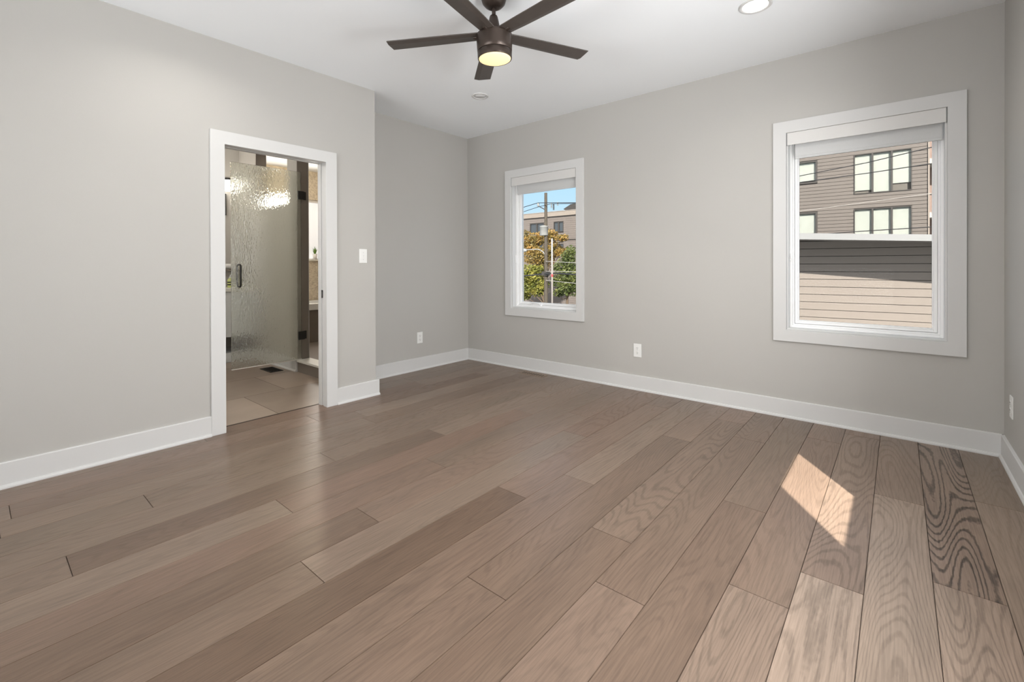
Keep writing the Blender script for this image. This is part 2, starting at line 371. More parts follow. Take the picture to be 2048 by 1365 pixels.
for i in range(-2, 25):
    xr = E0-PW*i; xl = xr-PW
    x0, x1 = max(xl, XJ-.005)+.0006, min(xr, XR+.005)-.0006
    if x1-x0 < .01: continue
    j = JOINT[i]
    ys = [j-PL*k for k in range(3, 0, -1)]+[j]+[j+PL*k for k in range(1, 4)]
    for a, b_ in zip(ys[:-1], ys[1:]):
        y0, y1 = max(a, YR-.05)+.0005, min(b_, D+.01)-.0005
        if y1-y0 < .01: continue
        quads = [(x0, x1, y0, y1)]
        if x0 < XL-.05:                              # the strip under the door wall: full width in the alcove, up to the tile at the doorway
            yc = YJ-.05; quads = []
            if y1 > yc: quads.append((x0, x1, max(y0, yc), y1))
            if y0 < yc and x1 > XL-.12+.05: quads.append((XL-.1195, x1, y0, min(y1, yc)))
        seg = 1 if abs(a-j) < 1e-6 else 0 if abs(b_-j) < 1e-6 else 2
        tone = rf.uniform(.25, .37)+(.10 if i < 3 else 0)+(.07 if i > 12 and seg != 1 else 0); hue = rf.random(); gr = rf.uniform(.05, .15)*(1.0 if i > 5 else 1.5)  # strips at the right lifted to carry the window sheen in colour
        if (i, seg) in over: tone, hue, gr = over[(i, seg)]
        of = rf.random()
        bv = .0010
        for x0_, x1_, y0_, y1_ in quads:
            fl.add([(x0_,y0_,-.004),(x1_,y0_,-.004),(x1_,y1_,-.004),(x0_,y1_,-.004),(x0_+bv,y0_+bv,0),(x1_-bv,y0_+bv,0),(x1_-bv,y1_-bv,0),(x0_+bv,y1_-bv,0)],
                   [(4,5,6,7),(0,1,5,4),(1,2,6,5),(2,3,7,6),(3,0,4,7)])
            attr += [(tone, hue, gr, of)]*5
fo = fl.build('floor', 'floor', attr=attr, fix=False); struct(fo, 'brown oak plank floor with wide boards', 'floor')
sb = MB().box((XL-.13, YR-.1, -.05), (XR+.15, D+.1, -.004)).box((XJ-.1, YJ-.1, -.05), (XL-.12, D+.1, -.004)); o = sb.build('subfloor', 'subfloor', fo)

# ceiling & walls -----------------------------------------------------
struct(MB().box((-7.7, -3.8, H), (XR+.2, D+.2, H+.1)).build('ceiling', 'ceil'), 'flat white ceiling', 'ceiling')
def wall_x(mb, y0, y1, x0, x1, holes):               # wall along X between y0,y1; holes (x0,x1,z0,z1)
    xs = x0
    for h in sorted(holes):
        mb.box((xs, y0, 0), (h[0], y1, H)); mb.box((h[0], y0, 0), (h[1], y1, h[2])); mb.box((h[0], y0, h[3]), (h[1], y1, H)); xs = h[1]
    return mb.box((xs, y0, 0), (x1, y1, H))
def wall_y(mb, x0, x1, y0, y1, holes):
    ys = y0
    for h in sorted(holes):
        mb.box((x0, ys, 0), (x1, h[0], H))
        if h[2] > .001: mb.box((x0, h[0], 0), (x1, h[1], h[2]))
        mb.box((x0, h[0], h[3]), (x1, h[1], H)); ys = h[1]
    return mb.box((x0, ys, 0), (x1, y1, H))
WTH = .16
def grow(w, g=.002): return (w[0]-g, w[1]+g, w[2]-g, w[3]+g)
struct(wall_x(MB(), D, D+WTH, XJ-.14, XR+.15, [grow(W1), grow(W2)]).build('wall_back', 'wall'), 'greige wall with the two windows', 'wall')
struct(wall_y(MB(), XR, XR+.15, YR-.15, D, [grow(W3), grow(W5)]).build('wall_right', 'wall'), 'bright greige wall at the right edge', 'wall')
struct(wall_x(MB(), YR-.15, YR, XL-.12, XR, [W4]).build('wall_rear', 'wall'))
hl = MB().box((XL-.12, -3.6, 0), (XL, YR-.15, H)).box((XR, -3.6, 0), (XR+.15, YR-.15, H)).box((XL-.12, -3.75, 0), (XR+.15, -3.6, H))  # unseen hall, added to bring light in from behind the camera
struct(hl.build('wall_hall', 'wall'))
struct(MB().box((XL, -3.6, -.05), (XR, YR-.051, 0)).build('floor_hall', 'subfloor'))
JT = .018
struct(wall_y(MB(), XL-.12, XL, YR, YJ-.001, [(DO0-JT, DO1+JT, 0, DOT+JT)]).build('wall_left', 'wall'), 'greige wall with the bathroom doorway', 'wall')
alc = MB().box((XJ-.12, YJ, 0), (XJ, D, H)).box((XJ-.12, YJ-.11, 0), (XL-.1205, YJ-.001, H))
struct(alc.build('wall_alcove', 'wall'), 'short greige wall of the alcove left of the small window', 'wall')

# baseboards ----------------------------------------------------------
BH, BT = .137, .015
def base_profile(): return [(0, 0), (.027, 0), (.027, .008), (.022, .017), (.015, .019), (BT, BH-.004), (BT-.004, BH), (0, BH)]
def base(name, label, runs):
    mb = MB()
    for kind, fixed, sgn, a, b_ in runs:
        poly = [(fixed+sgn*p, z) for p, z in base_profile()]
        mb.prism(poly, 'x' if kind == 'x' else 'y', a, b_)
    return struct(mb.build(name, 'trim'), label, 'baseboard')
base('baseboard_back', 'white baseboard under the two windows', [('x', D, -1, XJ, XR)])
base('baseboard_right', 'white baseboard at the right edge', [('y', XR, -1, YR, D)])
base('baseboard_alcove', 'white baseboard of the alcove wall', [('y', XJ, 1, YJ, D), ('x', YJ, 1, XJ, XL)])
base('baseboard_left', 'white baseboard beside the bathroom doorway', [('y', XL, 1, YR, 1.0787), ('y', XL, 1, 2.0027, YJ+.027)])

# door casing ---------------------------------------------------------
CT = .020
d1 = empty('door_1', (XL, (DO0+DO1)/2, 0)); struct(d1, 'white cased bathroom doorway', 'doorway')
def dl(mb, name, mat, **k):
    o = mb.build(name, mat, d1, **k); o.matrix_parent_inverse = Matrix.Translation((-XL, -(DO0+DO1)/2, 0)); return o
RV = .006
mb = MB().prism([(1.0787, 0), (DO0, 0), (DO0, DOT), (DO1, DOT), (DO1, 0), (2.0027, 0), (2.0027, 2.1099), (1.0787, 2.1099)], 'x', XL, XL+CT)
dl(mb, 'casing', 'trim', bevel=.002)
j0, j1 = DO0-RV, DO1+RV
mb = MB().box((XL-.125, DO0-JT, 0), (XL-.0005, DO0-RV+.004, DOT+JT)).box((XL-.125, DO1+RV-.004, 0), (XL-.075, DO1+JT, DOT+JT)).box((XL-.045, DO1+RV-.004, 0), (XL-.0005, DO1+JT, DOT+JT)) \
    .box((XL-.075, DO1+RV+.004, 0), (XL-.045, DO1+JT, DOT+JT)) \
    .box((XL-.125, DO0, DOT+RV-.004), (XL-.075, DO1, DOT+JT)).box((XL-.045, DO0, DOT+RV-.004), (XL-.0005, DO1, DOT+JT))
dl(mb, 'jamb', 'trim', bevel=.0015)
mb = MB().box((XL-.076, DO0+.03, DOT+.004), (XL-.044, DO1-.01, DOT+.016)); dl(mb, 'track', 'nickel')
mb = MB().box((XL-.072, DO1+.0025, .90), (XL-.048, DO1+.006, .965)); o = dl(mb, 'strike_plate', 'black'); o['label'] = 'dark metal strike plate'
dl(MB().box((XL-.064, DO1+.001, .915), (XL-.056, DO1+.0045, .95)), 'latch_hole', 'slot')

# ------------------------------------------------------------------ windows
def make_window(n, label, w, loc, rz, crank=False, latch=True, wall=WTH, glass='glass'):
    """local x along wall, local y outward, origin on the inner wall face at the floor"""
    x0, x1, z0, z1 = w
    t = empty('window_%d' % n, loc, rz); struct(t, label, 'window')
    def ring(y0, y1, a, b_):                        # frame ring: outer inset a, inner inset b
        m = MB()
        m.box((x0+a, y0, z0+a), (x0+b_, y1, z1-a)).box((x1-b_, y0, z0+a), (x1-a, y1, z1-a))
        m.box((x0+b_, y0, z0+a), (x1-b_, y1, z0+b_)).box((x0+b_, y0, z1-b_), (x1-b_, y1, z1-a)); return m
    cw = .0885
    m = MB(); vs = []
    for y in (-CT, 0):
        vs += [(x0-cw, y, z0-cw), (x1+cw, y, z0-cw), (x1+cw, y, z1+cw), (x0-cw, y, z1+cw), (x0, y, z0), (x1, y, z0), (x1, y, z1), (x0, y, z1)]
    fs = []
    for k in range(4):
        n = (k+1) % 4
        fs += [(k, n, n+4, k+4), (k+8, k+12, n+12, n+8), (k, k+8, n+8, n), (k+4, n+4, n+12, k+12)]
    m.add(vs, fs)
    m.build('casing', 'trim', t, bevel=.002)
    m = ring(0.0005, .075, 0, .012); m.build('jamb_liner', 'trim', t, bevel=.001)
    m = ring(.06, wall+.01, .012, .030)
    f2 = ring(.075, wall+.01, .030, .040); m.v, base_n = m.v, 0
    for mm in (f2,): m.add(mm.v, mm.f)
    m.build('window_frame', 'vinyl', t, bevel=.0015)
    m = ring(.088, .13, .042, .060); f2 = ring(.096, .118, .060, .068); m.add(f2.v, f2.f)
    s = m.build('sash', 'vinyl', t, bevel=.0015)
    MB().box((x0+.067, .104, z0+.067), (x1-.067, .108, z1-.067)).build('glass_pane', glass, s)
    if crank:
        c = MB()
        xc, zc = x0+.30, z0+.040
        c.box((xc-.07, .058, zc-.012), (xc+.07, .088, zc+.014)); c.tube([(xc-.055, .06, zc+.012), (xc-.03, .048, zc+.022), (xc+.02, .046, zc+.022), (xc+.06, .05, zc+.010)], .007)
        o = c.build('crank_handle', 'vinyl', t, bevel=.004)
    if latch:
        zl = 1.24
        MB().box((x0+.012, .045, zl-.045), (x0+.022, .062, zl+.045)).box((x0+.02, .035, zl-.03), (x0+.03, .05, zl+.01)).build('latch', 'vinyl', t, bevel=.003)
    return t
make_window(1, 'narrow white window with utility pole view', W1, (0, D, 0), 0, crank=True)
make_window(2, 'large white window at right with siding view', W2, (0, D, 0), 0)
# right-wall windows: local x -> -Y, outward -> +X
make_window(3, 'white window in right wall', (-W3[1], -W3[0], W3[2], W3[3]), (XR, 0, 0), -math.pi/2, glass='glass_clear')
make_window(4, 'added unseen white window in right wall next to the corner', (-W5[1], -W5[0], W5[2], W5[3]), (XR, 0, 0), -math.pi/2)

def make_shade(w, loc, rz, drop, label, left_gap, right_gap, cord=False, recess=-.012, group=None):
    x0, x1, z0, z1 = w
    t = empty('roller_shade', loc, rz); tag(t, label, 'window shade', group)
    v0, v1 = z1-.094, z1-.001
    y0 = recess
    MB().prism([(y0, v0), (y0+.006, v0), (y0+.006, v1-.006), (y0+.058, v1-.006), (y0+.058, v1), (y0, v1)], 'x', x0+.006, x1-.006).build('valance', 'valance', t, bevel=.001)
    for xa in (x0+.001, x1-.006): MB().box((xa, y0+.002, v0-.002), (xa+.005, y0+.060, v1)).build('end_cap', 'galv', t)
    MB().lathe([(.019, x0+left_gap), (.019, x1-right_gap)], (0, y0+.034, v1-.036), 20, 'x').build('roller_tube', 'galv', t)
    fb = MB().box((x0+left_gap, y0+.033, z1-drop+.018), (x1-right_gap, y0+.0345, v1-.05)).build('shade_fabric', 'shade', t)
    MB().box((x0+left_gap, y0+.029, z1-drop), (x1-right_gap, y0+.039, z1-drop+.020)).build('hem_bar', 'shade', t, bevel=.003)
    if cord:
        MB().tube([(x0+.020, y0+.03, v0+.01), (x0+.020, y0+.03, z1-.2)], .0022, 6).build('pull_chain', 'plate', t)
    return t
make_shade(W1, (0, D, 0), 0, .196, 'short grey roller shade raised at top of the narrow window', .075, .004)
make_shade(W2, (0, D, 0), 0, .199, 'wide off-white roller shade raised at top of the large window', .052, .022, cord=True)
make_shade((-W3[1], -W3[0], W3[2], W3[3]), (XR, 0, 0), -math.pi/2, W3[3]-1.035, 'roller shade pulled almost down on the right wall window', .015, .015)
make_shade((-W5[1], -W5[0], W5[2], W5[3]), (XR, 0, 0), -math.pi/2, W5[3]-.685, 'added roller shade pulled fully down on the unseen right wall window beside the corner', .004, .004)  # added shade, keeps the sun out of the unseen window

# ------------------------------------------------------------------ ceiling fan
FX, FY, FZ = -1.815, 2.0, 2.508
fan = empty('ceiling_fan', (FX, FY, H)); tag(fan, 'dark bronze five-blade ceiling fan with glowing warm light', 'ceiling fan')
MB().lathe([(.0, .0), (.072, .0), (.073, -.018), (.066, -.040), (.050, -.058), (.034, -.068), (.030, -.070), (.016, -.0705), (.0, -.0705)], seg=48).build('canopy', 'bronze', fan)
MB().lathe([(.0115, -.055), (.0115, -.16)], seg=20).build('downrod', 'bronze', fan)
TILT = Matrix.Rotation(math.radians(-1.6), 4, Vector((fw.x, fw.y, 0)).normalized())
def fp(mb, name, mat, parent=fan, **k):
    piv = Vector((0, 0, -.16)); mb.v = [tuple(TILT @ (Vector(v)-piv)+piv) for v in mb.v]
    return mb.build(name, mat, parent, **k)
fp(MB().lathe([(.0, -.112), (.020, -.113), (.024, -.120), (.030, -.150), (.036, -.185), (.038, -.230), (0, -.231)], seg=32), 'coupling', 'bronze')
zt = FZ-H
hs = fp(MB().lathe([(.0, zt+.012), (.098, zt+.012), (.1055, zt+.006), (.1055, zt-.004), (.103, zt-.060), (.1015, zt-.088), (.0995, zt-.0895), (0, zt-.0895)], seg=64), 'motor_housing', 'bronze')
fp(MB().lathe([(0, zt-.0895), (.0985, zt-.0905), (.101, zt-.093), (.100, zt-.128), (.0985, zt-.131), (.094, zt-.131), (.094, zt-.1), (0, zt-.1)], seg=64), 'light_ring', 'bronze')
fp(MB().lathe([(.0935, zt-.126), (.093, zt-.131), (.080, zt-.137), (.055, zt-.142), (.028, zt-.145), (.0, zt-.146)], seg=64), 'light_lens', 'lens_warm')
PH = -.069; B = -.105*1.15
for k in range(5):
    a = PH+k*2*math.pi/5
    ev = Vector((math.cos(a), math.sin(a), 0)); g = Vector((-math.sin(a), math.cos(a), 0))
    gz = lambda s, bend=0: g*math.cos(B)*s + Vector((0, 0, math.sin(B)*s+bend))
    th = .006
    secs = []
    for rr_, wa, wb in ((.085, .047, .047), (.20, .052, .052), (.45, .056, .058), (.618, .058, .060)):
        ws = (-wb, wa*.42, wa)
        extra = {-wb: 0}
        row = []
        for wv in ws:
            rad = rr_
            if rr_ > .6: rad = .640 if wv > 0 and k in (3, 2) else (.640 if wv < 0 and k == 1 else .640)
            bend = .009 if wv == ws[2] else 0
            row.append(Vector((0, 0, zt+.004))+ev*rad+gz(wv, bend))
        secs.append(row)
    mb = MB(); vs = []; fs = []
    for row in secs:
        for p in row: vs.append(p)
        for p in row: vs.append(p+Vector((0, 0, th)))
    for i in range(len(secs)-1):
        o_ = i*6; q = o_+6
        for c in (0, 1): fs += [(o_+c, q+c, q+c+1, o_+c+1), (o_+3+c, o_+4+c, q+4+c, q+3+c)]
        fs += [(o_, o_+3, q+3, q), (o_+2, q+2, q+5, o_+5)]
    e_ = (len(secs)-1)*6
    fs += [(0, 1, 4, 3), (1, 2, 5, 4), (e_, e_+3, e_+4, e_+1), (e_+1, e_+4, e_+5, e_+2)]
    mb.add(vs, fs)
    bl = fp(mb, 'blade', 'blade', bevel=.0015)
    am = MB(); c0 = Vector((0, 0, zt+.008))
    am.tube([c0+ev*.06, c0+ev*.10, c0+ev*.125], [.018, .016, .010], 12)
    fp(am, 'blade_arm', 'bronze', bl)
pl = bpy.data.lights.new('fan_light', 'AREA'); pl.shape = 'DISK'; pl.size = .17; pl.energy = 3; pl.color = (1, .82, .55)
o = bpy.data.objects.new('fan_light', pl); COL.objects.link(o); o.location = (FX, FY, FZ-.155)

# ------------------------------------------------------------------ recessed lights
def downlight(x, y, lit, label, r=.092, power=7):
    t = empty('recessed_light', (x, y, H)); tag(t, label, 'ceiling light', 'recessed ceiling lights')
    MB().lathe([(r, 0), (r, -.004), (r-.004, -.007), (r-.018, -.007), (r-.022, -.003), (r-.022, 0)], seg=48).build('trim_ring', 'trim', t)
    MB().lathe([(0, -.0036), (r-.021, -.0032), (r-.021, -.001), (0, -.001)], seg=48).build('lens', 'lens_white' if lit else 'lens_off', t)
    if lit:
        l = bpy.data.lights.new('downlight', 'AREA'); l.shape = 'DISK'; l.size = .13; l.energy = power; l.color = (1, .955, .90); l.spread = math.radians(150)
        o = bpy.data.objects.new('downlight', l); COL.objects.link(o); o.location = (x, y, H-.012)
    return t
downlight(-.665, 3.095, True, 'lit white recessed light at the top right of the ceiling', power=3)
downlight(-2.975, 3.085, False, 'unlit recessed light in the ceiling behind the fan', .078)
downlight(-2.975, .91, True, 'lit recessed light near the doorway wall', .092, 4)
downlight(-.665, .91, True, 'lit recessed light above the camera', .092, 14)

# ------------------------------------------------------------------ outlets, switch, floor vent
def outlet(loc, rz, label):
    t = empty('wall_outlet', loc, rz); tag(t, label, 'outlet', 'white duplex wall outlets')
    MB().prism([(-.0385, -.0625), (.0385, -.0625), (.0385, .0625), (-.0385, .0625)], 'y', 0, -.006).build('cover_plate', 'plate', t, bevel=.003)
    for z in (.021, -.021):
        r = MB().lathe([(0, -.0085), (.0165, -.0085), (.0172, -.0075), (.0172, -.005)], (0, 0, z), 24, 'y', smooth=False).build('receptacle', 'plate', t)
        MB().box((-.0075, -.0092, z-.001), (-.0052, -.0084, z+.009)).box((.0052, -.0092, z), (.0075, -.0084, z+.008)).lathe([(0, -.0092), (.003, -.0092), (.003, -.0084)], (0, 0, z-.008), 12, 'y').build('slot', 'slot', r)
    MB().lathe([(0, -.0072), (.003, -.0070), (.003, -.005)], (0, 0, 0), 12, 'y').build('screw', 'nickel', t)
    return t
outlet((-1.861, D, .369), 0, 'white outlet on the wall between the two windows')
outlet((XJ, 3.273, .358), math.pi/2, 'white outlet on the alcove wall left of the narrow window')
outlet((XR, 3.775, .362), -math.pi/2, 'white outlet at the right edge beside the corner')
t = empty('light_switch', (XL, 2.256, 1.252), math.pi/2); tag(t, 'white light switch on the wall right of the doorway', 'light switch')
MB().prism([(-.0385, -.0625), (.0385, -.0625), (.0385, .0625), (-.0385, .0625)], 'y', 0, -.006).build('cover_plate', 'plate', t, bevel=.003)
MB().box((-.008, -.0075, -.016), (.008, -.0055, .016)).prism([(-.004, -.002), (.004, -.002), (.004, .010), (-.004, .010)], 'y', -.0055, -.017).build('toggle', 'plate', t, bevel=.001)
for z in (.03, -.03): MB().lathe([(0, -.0072), (.003, -.0070), (.003, -.005)], (0, 0, z), 12, 'y').build('screw', 'nickel', t)

def floor_vent(x0, x1, y0, y1, z, mat, n, label, rows_along_y=True):
    t = empty('floor_vent', ((x0+x1)/2, (y0+y1)/2, z)); tag(t, label, 'floor vent', 'floor heating vents')
    a, b_ = (x1-x0)/2, (y1-y0)/2; r = .018
    MB().box((-a, -b_, 0), (a, -b_+r, .005)).box((-a, b_-r, 0), (a, b_, .005)).box((-a, -b_+r, 0), (-a+r, b_-r, .005)).box((a-r, -b_+r, 0), (a, b_-r, .005)).build('frame', mat, t, bevel=.0015)
    MB().box((-a+r, -b_+r, .0002), (a-r, b_-r, .0008)).build('duct_opening', 'ventdark', t)
    m = MB(); w = 2*a-2*r; s = w/n
    for i in range(n+1):
        x = -a+r+i*s; m.box((x-s*.17, -b_+r, .0008), (x+s*.17, b_-r, .0042))
    m.build('grille', mat, t); return t
floor_vent(-3.150, -2.828, 3.850, 3.945, 0, 'vent', 9, 'brown floor vent in the planks under the narrow window')

# ------------------------------------------------------------------ bathroom shell
BX = -6.72; BFX = -7.5; PY0, PY1 = 2.35, 2.475; OX0, OX1 = -5.07, -4.30
bt = MB(); battr = []; tr_ = random.Random(3)
TW, TL = .70, 1.20
for i in range(0, 5):
    xb = XL-.1375-TW*i; xa = xb-TW; j0_ = (1.586, 1.94, 1.40, 1.75, 1.5)[i]
    for k in range(-3, 3):
        y0 = j0_+TL*k; y1 = y0+TL
        x0, x1 = max(xa, BX)+.0018, min(xb, XL-.122)-.0018
        yy0, yy1 = max(y0, -.3)+.0018, min(y1, PY0)-.0018
        if x1-x0 < .01 or yy1-yy0 < .01: continue
        bt.add([(x0,yy0,0),(x1,yy0,0),(x1,yy1,0),(x0,yy1,0)], [(0,1,2,3)]); battr.append(((.25, .85)[(i+k) % 2]+tr_.uniform(-.15, .15), 0, 0, 1))
fb = bt.build('floor_bathroom', 'bathtile', attr=battr, fix=False); struct(fb, 'beige stone tile floor in the bathroom', 'floor')
MB().box((BFX, -.4, -.06), (XL-.12, D, -.002)).build('grout', 'subfloor', fb)
MB().box((XL-.125, DO0-.02, -.004), (XL-.118, DO1+.02, .001)).build('threshold', 'subfloor', fb)
pw = MB()
pw.box((OX0-.23, PY0, 0), (OX0, PY1, H)).box((-6.18, PY0, 0), (OX0-.23, PY1, 1.88)).box((-6.18, PY0, 2.58), (OX0-.23, PY1, H)).box((BFX, PY0, 0), (-6.18, PY1, H))
pwo = struct(pw.build('wall_shower', 'bathwall'), 'half-height partition wall behind the shower door', 'wall')
struct(MB().box((OX1, PY0, 0), (XJ-.121, PY1, H)).box((OX0, PY0, 2.60), (OX1, PY1, H)).build('wall_shower_right', 'bathwall'))
MB().box((OX0+.0005, PY0+.001, .0), (OX0+.010, PY1-.001, 2.6)).build('tiled_jamb', 'tiletaupe', pwo)
MB().box((OX0+.002, PY1-.001, .13), (OX0+.012, PY1+.004, 2.6)).build('tile_edge_trim', 'nickel', pwo)
MB().box((-6.179, PY0+.001, 1.881), (-6.170, PY1-.001, 2.579)).build('tiled_return', 'tiletaupe', pwo)
struct(MB().box((BX-.12, -.4, 0), (BX, PY0, H)).build('wall_bathroom_far', 'bathwall'))
struct(MB().box((BX, -.4, 0), (XL-.12, -.3, H)).build('wall_bathroom_near', 'bathwall'))
wf = MB(); wy0, wy1, wz0, wz1 = 2.70, 3.95, 1.25, 2.27
wf.box((BFX-.12, PY1, 0), (BFX, D, wz0)).box((BFX-.12, PY1, wz1), (BFX, D, H)).box((BFX-.12, PY1, wz0), (BFX, wy0, wz1)).box((BFX-.12, wy1, wz0), (BFX, D, wz1))
wm = struct(wf.build('wall_tub', 'mosaic'), 'cream mosaic wall around the bright bathroom window', 'wall')
struct(MB().box((BFX, D, 0), (XJ-.14, D+.12, H)).build('wall_tub_side', 'tiletaupe'))
struct(MB().box((BFX, PY1, .0), (XJ-.12, D, .015)).build('floor_shower', 'tiletaupe'))
w6 = empty('window_6', (BFX, 0, 0)); struct(w6, 'bright frosted window over the bathtub', 'window')
MB().box((-.10, wy0, wz0), (-.04, wy0+.04, wz1)).box((-.10, wy1-.04, wz0), (-.04, wy1, wz1)).box((-.10, wy0+.04, wz0), (-.04, wy1-.04, wz0+.04)).box((-.10, wy0+.04, wz1-.04), (-.04, wy1-.04, wz1)).build('window_frame', 'vinyl', w6, bevel=.002)
MT['frost'] = simple('frosted_daylit_glass', (.85, .85, .85), .6, .02, 3, emit=(.97, .97, 1.0), es=.40)
MB().box((-.075, wy0+.04, wz0+.04), (-.07, wy1-.04, wz1-.04)).build('glass_pane', 'frost', w6)
MB().box((-.04, wy0-.0, wz0-.002), (.03, wy1, wz0+.018)).build('window_sill', 'stone', w6, bevel=.002)
struct(MB().prism([(PY0-p, z) for p, z in base_profile()], 'x', -6.1, OX0).build('baseboard_shower', 'trim'), 'white baseboard under the shower door glass', 'baseboard')

# shower curb ------------------------------------------------------------
cu = empty('shower_curb', ((OX0+OX1)/2, PY0, 0)); tag(cu, 'low shower curb with pale stone top', 'shower curb')
hw = (OX1-OX0)/2
MB().box((-hw+.011, -.002, 0), (hw, .125, .112)).build('tiled_base', 'tiletaupe', cu)
MB().box((-hw+.013, -.016, .112), (hw, .135, .135)).build('stone_top', 'stone', cu, bevel=.002)

# shower door ------------------------------------------------------------
sdx = OX0+.032
sdn = empty('shower_door', (sdx, 2.40, .145)); tag(sdn, 'open rain-textured glass shower door with dark handle', 'shower door')
MB().box((-.005, -.715, 0), (.005, -.02, 2.055)).build('glass_panel', 'rain', sdn)
MB().box((-.006, -.715, -.008), (.006, -.02, .0)).build('bottom_seal', 'stone', sdn)
for z in (1.80, .255):
    hg = MB().box((-.014, -.055, z-.045), (.014, .012, z+.045)).box((-.030, .0, z-.045), (-.018, .048, z+.045)).box((-.030, -.004, z-.030), (.006, .024, z+.030)).build('hinge', 'black', sdn, bevel=.002)
def pull(s):
    y = -.645; z0, z1 = .815, 1.035
    pts = [(s*.004, y, z0), (s*.030, y, z0), (s*.042, y, z0+.006), (s*.048, y, z0+.02), (s*.048, y, z1-.02), (s*.042, y, z1-.006), (s*.030, y, z1), (s*.004, y, z1)]
    MB().tube(pts, .0085, 12).build('pull_handle', 'black', sdn)
pull(1); pull(-1)

# vanity -------------------------------------------------------------------
vx = -6.14
va = empty('bathroom_vanity', (BX, 1.5, 0)); tag(va, 'pale grey floating vanity cabinet behind the shower door', 'vanity')
dep = vx-BX
MB().box((.001, -.85, .31), (dep-.022, .845, .86)).build('cabinet_body', 'cabinet', va)
for k in range(4):
    y0 = -.845+k*.423
    dr = MB().box((dep-.021, y0+.003, .315), (dep, y0+.418, .855)).build('door', 'cabinet', va, bevel=.002)
    MB().tube([(dep, y0+.39, .62), (dep+.022, y0+.39, .62), (dep+.022, y0+.39, .76), (dep, y0+.39, .76)], .004, 8).build('door_handle', 'black', dr)
MB().box((.001, -.85, .0), (dep-.06, .845, .115)).build('lower_shelf', 'cabinet', va, bevel=.002)
MB().box((.001, .80, .115), (dep-.08, .845, .31)).build('end_leg', 'tiletaupe', va)
ct = tag(MB().box((BX+.001, .63, .862), (vx+.02, 2.347, .900)).build('countertop', 'stone', bevel=.002), 'pale quartz countertop on the bathroom vanity', 'countertop')
vl = empty('vanity_light', (BX, 1.75, 2.305)); tag(vl, 'vanity light bar with glowing white shades', 'wall light')
MB().box((0, -.50, -.012), (.03, .54, .014)).build('back_bar', 'black', vl, bevel=.002)
for y in (-.40, .02, .44):
    a = MB().tube([(.03, y, 0), (.09, y, 0), (.09, y, -.03)], .007, 8).build('arm', 'black', vl)
    MB().lathe([(0, -.025), (.045, -.027), (.062, -.05), (.066, -.165), (0, -.166)], (.09, y, 0), 24).build('glass_shade', 'sconce', vl)
mr = empty('framed_mirror', (BX, 2.06, 1.83)); tag(mr, 'small dark-framed mirror below the vanity light', 'mirror')
MB().box((.001, -.35, 0), (.022, .13, .008)).box((.001, -.35, .272), (.022, .13, .28)).box((.001, -.35, .008), (.022, -.342, .272)).box((.001, .122, .008), (.022, .13, .272)).build('frame', 'black', mr)
MB().box((.001, -.342, .008), (.012, .122, .272)).build('mirror_glass', 'mirror', mr)
sh = empty('wall_shelf', (BX, 2.05, 1.085)); tag(sh, 'grey wall shelf under the mirror in the bathroom', 'shelf')
MB().box((.001, -.3, .02), (.14, .29, .045)).build('board', 'tiletaupe', sh, bevel=.002)
for y in (-.2, .2): MB().prism([(.001, 0), (.02, 0), (.11, .02), (.001, .02)], 'y', y-.012, y+.012).build('bracket', 'tiletaupe', sh)
tw = MB()
for k, (yy, zz, r) in enumerate(((.16, .0, .034),)):
    tw.lathe([(0, -.11), (.026, -.11), (.034, -.10), (.034, .10), (.026, .11), (0, .11)], (0, 0, .034), 20, 'y')
o = tw.build('rolled_towel', 'towel'); o.location = (BX+.075, 2.18, 1.13); tag(o, 'rolled white towel lying on the bathroom wall shelf', 'towel')
bo = empty('soap_bottle', (-6.35, 2.115, .900)); tag(bo, 'small yellow-green soap bottle on the vanity countertop', 'bottle')
MB().lathe([(0, 0), (.030, 0), (.033, .006), (.033, .09), (.022, .108), (.012, .114), (.012, .122), (0, .122)], seg=24).build('body', 'bottle', bo)
MB().lathe([(.0336, .03), (.0336, .045)], seg=24).lathe([(.0336, .06), (.0336, .075)], seg=24).build('label_band', 'black', bo)
MB().lathe([(0, .122), (.014, .122), (.014, .135), (.005, .137), (.005, .16), (0, .16)], seg=16).tube([(0, 0, .157), (.03, 0, .157), (.036, 0, .150)], .004, 8).build('pump', 'plate', bo)
floor_vent(-5.53, -5.245, 2.135, 2.275, .0005, 'ventdark', 11, 'dark floor vent in the bathroom tile under the shower door')
# bathtub -------------------------------------------------------------------
tb = empty('bathtub', (-7.11, 3.25, 0)); tag(tb, 'bathtub with white deck and taupe tiled side under the window', 'bathtub')
MB().box((.33, -.76, .016), (.36, .76, .50)).box((-.375, -.76, .016), (-.345, .76, .50)).box((-.345, -.76, .016), (.33, -.73, .50)).box((-.345, .73, .016), (.33, .76, .50)).build('tiled_side', 'tiletaupe', tb)
MB().box((.25, -.765, .50), (.375, .765, .595)).box((-.38, -.765, .50), (-.26, .765, .595)).box((-.26, -.765, .50), (.25, -.64, .595)).box((-.26, .64, .50), (.25, .765, .595)).build('deck', 'porcelain', tb, bevel=.004)
m = MB(); m.prism([(-.26, .59), (-.22, .20), (-.18, .12), (.18, .12), (.22, .20), (.25, .59), (.25, .57), (.21, .19), (.17, .10), (-.19, .10), (-.23, .19), (-.26, .57)], 'y', -.64, .64)
m.box((-.25, -.64, .10), (.24, -.62, .585)).box((-.25, .62, .10), (.24, .64, .585)); m.build('basin', 'porcelain', tb)
